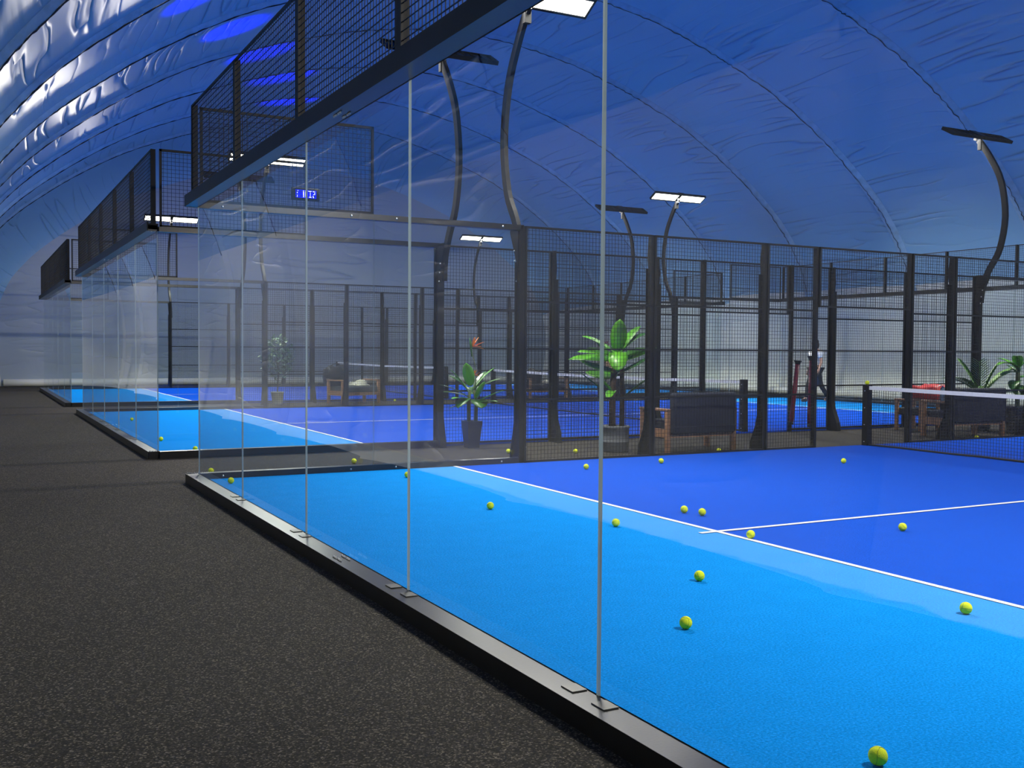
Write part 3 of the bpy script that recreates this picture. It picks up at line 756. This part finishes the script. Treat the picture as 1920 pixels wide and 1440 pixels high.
# strelitzia in a square tapered pot
st = thing('bird_of_paradise_plant', 'strelitzia with orange flower in a tapered black pot, beside the side glass', 'plant', (4.42, 2.36, GZ))
vs = [(-0.085, -0.085, 0), (0.085, -0.085, 0), (0.085, 0.085, 0), (-0.085, 0.085, 0), (-0.12, -0.12, 0.40), (0.12, -0.12, 0.40), (0.12, 0.12, 0.40), (-0.12, 0.12, 0.40), (-0.1, -0.1, 0.40), (0.1, -0.1, 0.40), (0.1, 0.1, 0.40), (-0.1, 0.1, 0.40), (-0.098, -0.098, 0.36), (0.098, -0.098, 0.36), (0.098, 0.098, 0.36), (-0.098, 0.098, 0.36)]
fs = [(3, 2, 1, 0)] + [(q + i, q + (i + 1) % 4, q + 4 + (i + 1) % 4, q + 4 + i) for q in (0, 4, 8) for i in range(4)]
MB().add(vs, fs).build('pot', M['potblack'], st)
MB().add([(-0.1, -0.1, 0.362), (0.1, -0.1, 0.362), (0.1, 0.1, 0.362), (-0.1, 0.1, 0.362)], [(0, 1, 2, 3)]).build('soil', M['soil'], st)
for q in (-0.045, 0.06): MB().tube([D(q, 0, 0.36), D(q * 1.1, 0, 0.7), D(q * 0.6, 0, 0.86)], [0.03, 0.026, 0.018], 8).build('trunk', M['gstem'], st)
for dr, L, W, dp, mt, o_ in [((-0.15, -0.2, 1.0), 0.34, 0.15, 0.2, 'leaf', (-0.03, 0.92)), ((-0.6, -0.1, 0.9), 0.42, 0.13, 0.4, 'leaf', (-0.05, 0.82)), ((0.55, 0.1, 0.75), 0.42, 0.11, 0.6, 'leaf', (0.03, 0.88)), ((0.8, 0.2, 0.6), 0.42, 0.1, 0.7, 'leaf3', (0.05, 0.85)),
      ((-0.9, -0.1, 0.6), 0.46, 0.1, 0.6, 'leaf2', (-0.05, 0.75)), ((-0.8, 0.2, 0.2), 0.46, 0.1, 0.3, 'leaf3', (-0.03, 0.76)), ((0.35, -0.2, 0.8), 0.30, 0.12, 0.3, 'leaf', (0.06, 0.72)), ((0.8, -0.1, 0.45), 0.42, 0.13, 0.3, 'leaf', (0.08, 0.68)),
      ((0.3, -0.8, -0.1), 0.26, 0.17, 1.2, 'leaf2', (0.07, 0.72)), ((-0.4, -0.7, -0.05), 0.34, 0.13, 1.1, 'leaf2', (-0.04, 0.74)), ((0.7, -0.1, 0.1), 0.3, 0.05, -0.3, 'leaf3', (0.1, 0.6)), ((0.1, 0.8, 0.4), 0.35, 0.13, 0.6, 'leaf2', (0, 0.8)), ((-0.75, 0.3, 0.75), 0.4, 0.1, 0.6, 'leaf2', (-0.04, 0.85)), ((0.45, 0.4, 0.9), 0.36, 0.1, 0.5, 'leaf2', (0.02, 0.85)), ((-0.5, -0.6, 0.3), 0.36, 0.1, 0.8, 'leaf', (-0.05, 0.7)), ((0.75, -0.5, 0.25), 0.36, 0.1, 0.5, 'leaf', (0.08, 0.66)), ((-0.7, -0.1, -0.1), 0.3, 0.1, 0.4, 'leaf2', (-0.05, 0.66))]:
    leafobj('leaf', M[mt], st, D(o_[0], 0, o_[1]), D(*dr), L * 1.05, W * 1.5, droop=dp * 0.75, fold=0.12)
def flower(parent, at, s):
    f = bpy.data.objects.new('flower', None); C.objects.link(f); f.parent = parent; f.location = at
    MB().tube([D(-0.01, 0, -0.10) * s, D(-0.02, 0, 0.02) * s, D(-0.035, 0, 0.10) * s], [0.008, 0.016 * s, 0.001], 6).build('spathe', M['leaf2'], f)
    for dr, L in (((0.5, 0.1, 0.9), 0.12), ((0.9, -0.1, 0.45), 0.13), ((0.9, 0.2, -0.1), 0.12), ((0.2, -0.3, 0.95), 0.11), ((0.8, -0.4, 0.1), 0.10)):
        leafobj('petal', M['orange'], f, (0, 0, 0), D(*dr), L * s, 0.035 * s, droop=0.1, n=5)
    leafobj('petal', M['blue'], f, (0, 0, 0), D(0.7, -0.2, 0.5), 0.08 * s, 0.014, droop=0, n=4)
MB().tube([D(0.05, 0, 0.8), D(0.06, 0, 1.15), D(0.0, 0, 1.42)], [0.008, 0.007, 0.006], 6).build('flower_stalk', M['gstem'], st)
flower(st, D(0.01, 0, 1.50), 1.45)
MB().tube([D(0.03, 0, 0.8), D(0.055, -0.02, 1.02)], 0.007, 6).build('flower_stalk', M['gstem'], st)
flower(st, D(0.03, -0.02, 1.08), 0.8)
# palm
pl = thing('potted_palm', 'feathery potted palm standing behind the second navy bench', 'plant', (14.67, 1.5, GZ))
pot_round(pl, 0.16, 0.21, 0.5, M['potgrey'])
MB().tube([(0, 0, 0.45), (0, 0, 0.62)], [0.05, 0.04], 8).build('trunk', M['stem'], pl)
def frond(t, base, d, L, droop, mat, lw=0.046, ll=0.27, n=16):
    base = Vector(base); d = Vector(d).normalized(); p = base.copy(); pts = [p.copy()]; b = MB()
    for i in range(n):
        side = d.cross(Vector((0, 0, 1))); side.normalize()
        if i > 2:
            k = math.sin(PI * (i - 2) / (n - 1)) ** 0.6 * ll + 0.03
            for sg in (-1, 1):
                dd = (d * 0.75 + side * sg * 0.75 + Vector((0, 0, 0.12))).normalized()
                leaf(b, p, dd, k, lw, droop=0.5, fold=0.2, n=3, mi=0)
        p = p + d * (L / n); d = (d + Vector((0, 0, -droop / n))).normalized(); pts.append(p.copy())
    b.tube(pts, [0.008 * (1 - 0.8 * i / len(pts)) for i in range(len(pts))], 5)
    o = b.build('frond', mat, t); return o
for dr, L, dp, mt in [((0.55, 0, 1.0), 0.85, 1.0, 'leaf3'), ((-0.7, -0.2, 1.0), 0.8, 1.1, 'leaf3'), ((-0.35, 0.1, 1.0), 0.8, 0.7, 'leaf3'), ((0.95, 0.1, 0.45), 0.8, 0.7, 'leaf3'), ((-0.9, 0.1, 0.5), 0.65, 0.9, 'leaf3'),
      ((0.2, 0.7, 0.7), 0.6, 1.0, 'leaf3'), ((-0.2, -0.8, 0.5), 0.5, 1.2, 'leaf3'), ((0.3, -0.7, 0.3), 0.5, 1.0, 'leaf3'), ((-0.8, -0.3, 0.1), 0.5, 0.8, 'leaf3'), ((0.25, -0.1, 1.0), 0.7, 0.8, 'leaf3'), ((-0.55, 0.2, 0.8), 0.75, 1.1, 'leaf3'), ((0.8, -0.3, 0.7), 0.7, 1.2, 'leaf3'), ((-0.15, -0.2, 1.0), 0.75, 0.5, 'leaf3')]:
    frond(pl, (0, 0, 0.6), D(*dr), L, dp, M[mt])
# banana plant cut by the right edge
b2 = thing('banana_plant', 'banana plant in a dark grey pot cut by the right edge', 'plant', (14.72, 0.78, GZ))
pot_round(b2, 0.17, 0.2, 0.5, M['potgrey'])
MB().tube([(0, 0, 0.45), (0.01, 0, 0.9), (0, 0, 1.25)], [0.045, 0.04, 0.03], 10).build('trunk', M['gstem'], b2)
for dr, L, W, dp, mt, z in [((-0.75, -0.1, 0.6), 0.45, 0.2, 1.3, 'leaf', 1.28), ((-0.85, -0.3, 0.2), 0.42, 0.2, 0.9, 'leaf2', 1.2), ((-0.6, -0.7, 0.1), 0.42, 0.2, 1.2, 'leaf2', 1.05), ((-0.35, -0.9, -0.3), 0.36, 0.24, 0.9, 'leaf2', 0.98),
      ((0.5, -0.2, 0.8), 0.5, 0.2, 1.0, 'leaf', 1.25), ((0.9, 0.1, 0.3), 0.5, 0.2, 1.0, 'leaf', 1.1), ((0.1, 0.8, 0.6), 0.5, 0.2, 1.0, 'leaf2', 1.2), ((-0.5, 0.5, 0.75), 0.45, 0.18, 0.8, 'leaf', 1.25), ((0.2, -0.8, 0.4), 0.4, 0.2, 1.2, 'leaf', 0.85), ((-0.3, -0.5, 0.7), 0.45, 0.19, 1.0, 'leaf', 1.3)]:
    leafobj('leaf', M[mt], b2, (0, 0, z - 0.1), D(*dr), L, W, droop=dp)
# leafy shrub in cream pot
sh = thing('leafy_shrub', 'leafy shrub in a small cream pot between the farther courts, seen through glass', 'plant', (4.85, 14.84, GZ))
pot_round(sh, 0.13, 0.16, 0.33, M['potwhite'])
MB().tube([(0, 0, 0.28), (0.03, 0, 0.8), (0, 0.02, 1.5)], [0.02, 0.016, 0.008], 6).build('trunk', M['stem'], sh)
b = MB()
for i in range(620):
    th = rnd.uniform(0, 2 * PI); z = rnd.uniform(-1, 1); rr = rnd.uniform(0.35, 1) ** 0.5
    p = Vector((math.cos(th) * math.sqrt(1 - z * z) * 0.43 * rr, math.sin(th) * math.sqrt(1 - z * z) * 0.43 * rr, 1.22 + z * 0.58 * rr))
    leaf(b, p, (rnd.uniform(-1, 1), rnd.uniform(-1, 1), rnd.uniform(-0.4, 0.8)), 0.12, 0.07, 0.5, 0.15, n=3)
for i in range(14):
    th = rnd.uniform(0, 2 * PI); b.tube([(0, 0, 0.6 + 0.06 * i), (math.cos(th) * 0.15, math.sin(th) * 0.15, 0.75 + 0.06 * i), (math.cos(th) * 0.3, math.sin(th) * 0.3, 0.85 + 0.06 * i)], [0.006, 0.005, 0.003], 4, 1)
b.build('foliage', [M['leaf4'], M['stem']], sh)
# flowering plant hidden behind the mesh post
pf = thing('flowering_plant', 'plant with pink flowers half hidden behind the mesh post beside the banana plant', 'plant', (14.55, 14.35, GZ))
pot_round(pf, 0.15, 0.19, 0.45, M['potgrey'])
for q in (-0.12, 0.05, 0.2): MB().tube([D(q * 0.3, 0, 0.4), D(q, 0, 1.1), D(q * 1.2, 0, 1.5)], [0.02, 0.014, 0.008], 6).build('stem', M['gstem'], pf)
for dr, z in [((-0.8, -0.1, 0.5), 1.3), ((0.7, 0.1, 0.7), 1.35), ((-0.5, -0.3, 0.9), 1.4), ((0.9, -0.2, 0.3), 1.2), ((0.2, 0.6, 0.7), 1.3), ((-0.3, -0.8, 0.3), 1.25), ((0.5, -0.5, 0.6), 1.1), ((-0.8, 0.2, 0.1), 1.05)]:
    leafobj('leaf', M['leaf'], pf, (0, 0, z), D(*dr), 0.42, 0.14, droop=0.7)
for q in (-0.15, 0.0, 0.12, 0.06): 
    b = MB()
    for k in range(6): leaf(b, D(q, 0, 1.62 + 0.05 * math.sin(9 * q)), D(math.cos(k), -0.2, math.sin(k) * 0.7 + 0.4), 0.09, 0.05, 0.4, 0.2, n=3)
    b.build('flower', M['pink'], pf)

# ------------------------------------------------------------------ LED clock on the fence
ck = thing('led_clock', 'small glowing blue led display on the mesh corner of the middle court', 'clock', (1.97, CY[1][0] - 0.055, 3.585))
MB().rbox(-0.2, 0.2, -0.02, 0.02, -0.085, 0.085, 0.008).build('housing', M['cap'], ck)
MB().box(-0.145, 0.15, -0.024, -0.02, -0.055, 0.055).build('display_panel', M['ledblue'], ck)
g = MB(); 
def bar(x0, x1, z0, z1): g.box(x0, x1, -0.0275, -0.024, z0, z1)
h = 0.045; w = 0.008
bar(-0.128, -0.120, -h, -0.018); bar(-0.128, -0.120, 0.006, 0.020); bar(-0.118, -0.112, 0.036, h)          # 1 (broken by the mesh)
bar(-0.040, -0.030, -h, h); bar(-0.046, -0.040, 0.03, 0.037)                                              # 1
bar(-0.012, -0.003, -h, h); bar(-0.012, 0.022, h - w, h); bar(-0.012, 0.018, -h, -h + w)                   # C
bar(0.036, 0.078, h - w, h); bar(0.054, 0.064, -h, h); bar(0.046, 0.076, -h, -h + w + 0.01)                # 7 / T
bar(0.098, 0.128, h - w, h); bar(0.120, 0.129, 0.0, h); bar(0.105, 0.126, -0.004, 0.004); bar(0.098, 0.108, -h, -0.02); bar(0.098, 0.118, -h, -h + w)   # 2
g.build('digits', M['ledtext'], ck)

# ------------------------------------------------------------------ the walking person
def skin_mesh(verts, edges, radii, root=0, sub=2):
    me = bpy.data.meshes.new('tmp'); me.from_pydata(verts, edges, [])
    o = bpy.data.objects.new('tmp', me); C.objects.link(o)
    o.modifiers.new('s', 'SKIN')
    sv = me.skin_vertices[0].data
    for i, r in enumerate(radii):
        rr = r if isinstance(r, tuple) else (r, r); sv[i].radius = rr; sv[i].use_root = (i == root)
    o.modifiers.new('ss', 'SUBSURF').levels = sub
    dg = bpy.context.evaluated_depsgraph_get(); dg.update()
    m2 = bpy.data.meshes.new_from_object(o.evaluated_get(dg))
    bpy.data.objects.remove(o); bpy.data.meshes.remove(me)
    m2.materials.clear()
    m2.polygons.foreach_set('use_smooth', [True] * len(m2.polygons))
    return m2
def mobj(name, me, mat, parent):
    me.name = name; me.materials.append(mat); o = bpy.data.objects.new(name, me); C.objects.link(o); o.parent = parent; return o
pe = thing('person', 'person in white t-shirt and black trousers walking across the middle court', 'person', (19.1, 10.3, 0.0), R(-6))
# local: facing -x .. limbs spread along x (stride), shoulders along y
J = {'pel': (0, 0, 0.95), 'wai': (0, 0, 1.08), 'che': (-0.02, 0, 1.27), 'nb': (-0.02, 0, 1.45), 'nk': (-0.03, 0, 1.53), 'h1': (-0.045, 0, 1.62), 'h2': (-0.04, 0, 1.72),
     'hl': (0, 0.09, 0.90), 'kl': (-0.16, 0.10, 0.50), 'al': (-0.24, 0.10, 0.10), 'tl': (-0.40, 0.10, 0.035), 'hr': (0, -0.09, 0.90), 'kr': (0.10, -0.10, 0.50), 'ar': (0.36, -0.10, 0.14), 'tr': (0.24, -0.10, 0.035),
     'sl': (-0.02, 0.18, 1.42), 'el': (0.05, 0.24, 1.14), 'wl': (-0.05, 0.24, 0.90), 'sr': (-0.02, -0.18, 1.42), 'er': (0.0, -0.25, 1.14), 'wr': (-0.09, -0.25, 0.91)}
rad = {'pel': (0.15, 0.12), 'wai': (0.135, 0.105), 'che': (0.155, 0.115), 'nb': (0.10, 0.08), 'nk': 0.052, 'h1': (0.075, 0.085), 'h2': (0.07, 0.085), 'hl': 0.09, 'kl': 0.058, 'al': 0.038, 'tl': 0.035, 'hr': 0.09, 'kr': 0.058, 'ar': 0.038, 'tr': 0.035,
       'sl': 0.058, 'el': 0.04, 'wl': 0.027, 'sr': 0.058, 'er': 0.04, 'wr': 0.027}
bones = [('pel', 'wai'), ('wai', 'che'), ('che', 'nb'), ('nb', 'nk'), ('nk', 'h1'), ('h1', 'h2'), ('pel', 'hl'), ('hl', 'kl'), ('kl', 'al'), ('al', 'tl'), ('pel', 'hr'), ('hr', 'kr'), ('kr', 'ar'), ('ar', 'tr'),
         ('nb', 'sl'), ('sl', 'el'), ('el', 'wl'), ('nb', 'sr'), ('sr', 'er'), ('er', 'wr')]
vs = []; ed = []; rs = []; ix = {}
for k in J: ix[k] = len(vs); vs.append(J[k]); rs.append(rad[k])
for a, b in bones: ed.append((ix[a], ix[b]))
for wk, sg in (('wl', 1), ('wr', -1)):       # palms and fingers
    w = Vector(J[wk]); e = Vector(J['e' + wk[1]]); d = (w - e).normalized(); fw = Vector((-1, 0, 0)); fw = (fw - d * fw.dot(d)).normalized()
    pc = w + d * 0.07; ip = len(vs); vs.append(tuple(pc)); rs.append((0.036, 0.022)); ed.append((ix[wk], ip))
    for f in range(4):
        b0 = pc + d * 0.03 + fw * (0.03 - 0.02 * f); l = (0.07, 0.078, 0.072, 0.055)[f]
        m = b0 + d * l * 0.5; tip = m + d * l * 0.4 + Vector((0, -sg * 0.02, 0))
        i0 = len(vs); vs += [tuple(b0), tuple(m), tuple(tip)]; rs += [0.009, 0.0085, 0.007]; ed += [(ip, i0), (i0, i0 + 1), (i0 + 1, i0 + 2)]
    b0 = w + d * 0.035 + fw * 0.034; tip = b0 + d * 0.05 + fw * 0.02
    i0 = len(vs); vs += [tuple(b0), tuple(tip)]; rs += [0.011, 0.009]; ed += [(ix[wk], i0), (i0, i0 + 1)]
mobj('body', skin_mesh(vs, ed, rs, 0), M['skin'], pe)
def garment(name, keys, bn, infl, mat, override={}):
    jj = {**J, **override}; ii = {k: i for i, k in enumerate(keys)}
    r = []
    for k in keys:
        q = rad.get(k, rad.get(k[:2], 0.05)); r.append(tuple(x + infl for x in q) if isinstance(q, tuple) else q + infl)
    return mobj(name, skin_mesh([jj[k] for k in keys], [(ii[a], ii[b]) for a, b in bn], r, 0), mat, pe)
hal = tuple((Vector(J['sl']) * 0.35 + Vector(J['el']) * 0.65)); har = tuple((Vector(J['sr']) * 0.35 + Vector(J['er']) * 0.65))
rad['xl'] = 0.052; rad['xr'] = 0.052
garment('t_shirt', ['pel', 'wai', 'che', 'nb', 'sl', 'xl', 'sr', 'xr'], [('pel', 'wai'), ('wai', 'che'), ('che', 'nb'), ('nb', 'sl'), ('sl', 'xl'), ('nb', 'sr'), ('sr', 'xr')], 0.022, M['tshirt'], {'xl': hal, 'xr': har, 'pel': (0, 0, 0.93)})
garment('trousers', ['pel', 'hl', 'kl', 'al', 'hr', 'kr', 'ar'], [('pel', 'hl'), ('hl', 'kl'), ('kl', 'al'), ('pel', 'hr'), ('hr', 'kr'), ('kr', 'ar')], 0.018, M['trouser'], {'pel': (0, 0, 0.97)})
for a, q in (('al', 'tl'), ('ar', 'tr')):
    A = Vector(J[a]); T = Vector(J[q]); hz = -0.02
    heel = A + Vector((0.06, 0, -0.05))
    mobj('shoe', skin_mesh([tuple(heel), tuple(A + Vector((-0.03, 0, -0.045))), tuple(T + Vector((0, 0, 0.005)))], [(0, 1), (1, 2)], [(0.055, 0.05), (0.06, 0.055), (0.055, 0.042)], 0), M['shoe'], pe)
hb = MB().ball((-0.025, 0, 1.705), 0.10, 0, 16, 10, (1.0, 0.88, 1.05)).ball((0.04, 0, 1.62), 0.075, 0, 12, 8, (0.8, 1.0, 1.5)); hb.build('hair', M['hair'], pe)
# face on the -x side
MB().tube([(-0.125, 0, 1.67), (-0.146, 0, 1.635), (-0.125, 0, 1.628)], [0.008, 0.013, 0.008], 6).ball((-0.045, 0, 1.63), 0.088, 0, 14, 10, (1.0, 0.82, 1.2)).build('face', M['skin'], pe)
for sg in (-1, 1):
    MB().ball((-0.122, sg * 0.031, 1.668), 0.010, 0, 8, 6).build('eye', M['hair'], pe)
    MB().ball((-0.04, sg * 0.078, 1.64), 0.025, 0, 8, 6, (0.7, 0.4, 1.2)).build('ear', M['skin'], pe)
MB().ball((-0.124, 0, 1.595), 0.018, 0, 8, 6, (0.4, 1.2, 0.35)).build('mouth', M['pink'], pe)
rk = thing('padel_racket', 'dark blue racket hanging from the walking person\'s hand', 'racket', (0, 0, 0))
rk.location = pe.matrix_basis @ Vector((-0.14, -0.27, 0.79)); rk.rotation_euler = (0, 0, R(-6)); 
MB().tube([(0.02, 0, 0.06), (-0.03, 0, -0.08)], 0.014, 8).build('grip', M['cap'], rk)
b = MB(); 
bm = bmesh.new(); bmesh.ops.create_cone(bm, cap_ends=True, segments=28, radius1=0.12, radius2=0.12, depth=0.036)
for v in bm.verts: v.co = Vector((v.co.x - 0.085, v.co.z, v.co.y * 1.12 - 0.205))
b.bm(bm); b.build('racket_face', M['phone'], rk)

# ------------------------------------------------------------------ light and camera
# unseen blue spotlights, added to make the blue patches on the dome lining
for (x, y, z), e, an in (((1.6, 7.75, 7.55), 480, 54), ((3.25, 12.1, 8.4), 520, 56), ((4.85, 15.9, 9.05), 560, 68), ((6.45, 19.8, 9.55), 640, 74), ((7.8, 23.8, 9.85), 760, 70)):
    sp = bpy.data.lights.new('added_blue_spot', 'SPOT'); sp.energy = e; sp.color = (0.0, 0.0, 1.0); sp.spot_size = R(an); sp.spot_blend = 0.75; sp.shadow_soft_size = 0.04
    so = bpy.data.objects.new('added_blue_spot', sp); C.objects.link(so); so.location = (x + 0.55, y, z - 1.5)
    so.rotation_euler = Vector((-0.55, 0, 1.5)).to_track_quat('-Z', 'Y').to_euler()
w = bpy.data.worlds.new('World'); sc.world = w; w.use_nodes = True
w.node_tree.nodes['Background'].inputs[0].default_value = (0.02, 0.06, 0.2, 1); w.node_tree.nodes['Background'].inputs[1].default_value = 0.2

cam = bpy.data.cameras.new('Camera'); co = bpy.data.objects.new('Camera', cam); C.objects.link(co); sc.camera = co
yaw, pit, rol, f = 1.0825, -0.0343, 0.0069, 1920.94
fw = Vector((math.cos(pit) * math.cos(yaw), math.cos(pit) * math.sin(yaw), math.sin(pit)))
r0 = Vector((math.sin(yaw), -math.cos(yaw), 0)); u0 = r0.cross(fw)
r2 = r0 * math.cos(rol) + u0 * math.sin(rol); u2 = -r0 * math.sin(rol) + u0 * math.cos(rol)
m = Matrix((r2, u2, -fw)).transposed().to_4x4(); m.translation = Vector((-2.2183, -11.4098, 1.4476))
co.matrix_world = m
cam.sensor_fit = 'HORIZONTAL'; cam.sensor_width = 36; cam.lens = f / 1920 * 36; cam.clip_start = 0.05; cam.clip_end = 200

vs_ = sc.view_settings; sc.display_settings.display_device = 'sRGB'
vs_.view_transform = 'Standard'; vs_.look = 'None'; vs_.exposure = 0.0; vs_.gamma = 1.0; vs_.use_curve_mapping = False
cy = sc.cycles
cy.use_denoising = True
cy.max_bounces = 10; cy.diffuse_bounces = 5; cy.glossy_bounces = 4; cy.transparent_max_bounces = 40; cy.transmission_bounces = 8
cy.sample_clamp_indirect = 6.0; cy.caustics_reflective = False; cy.caustics_refractive = False
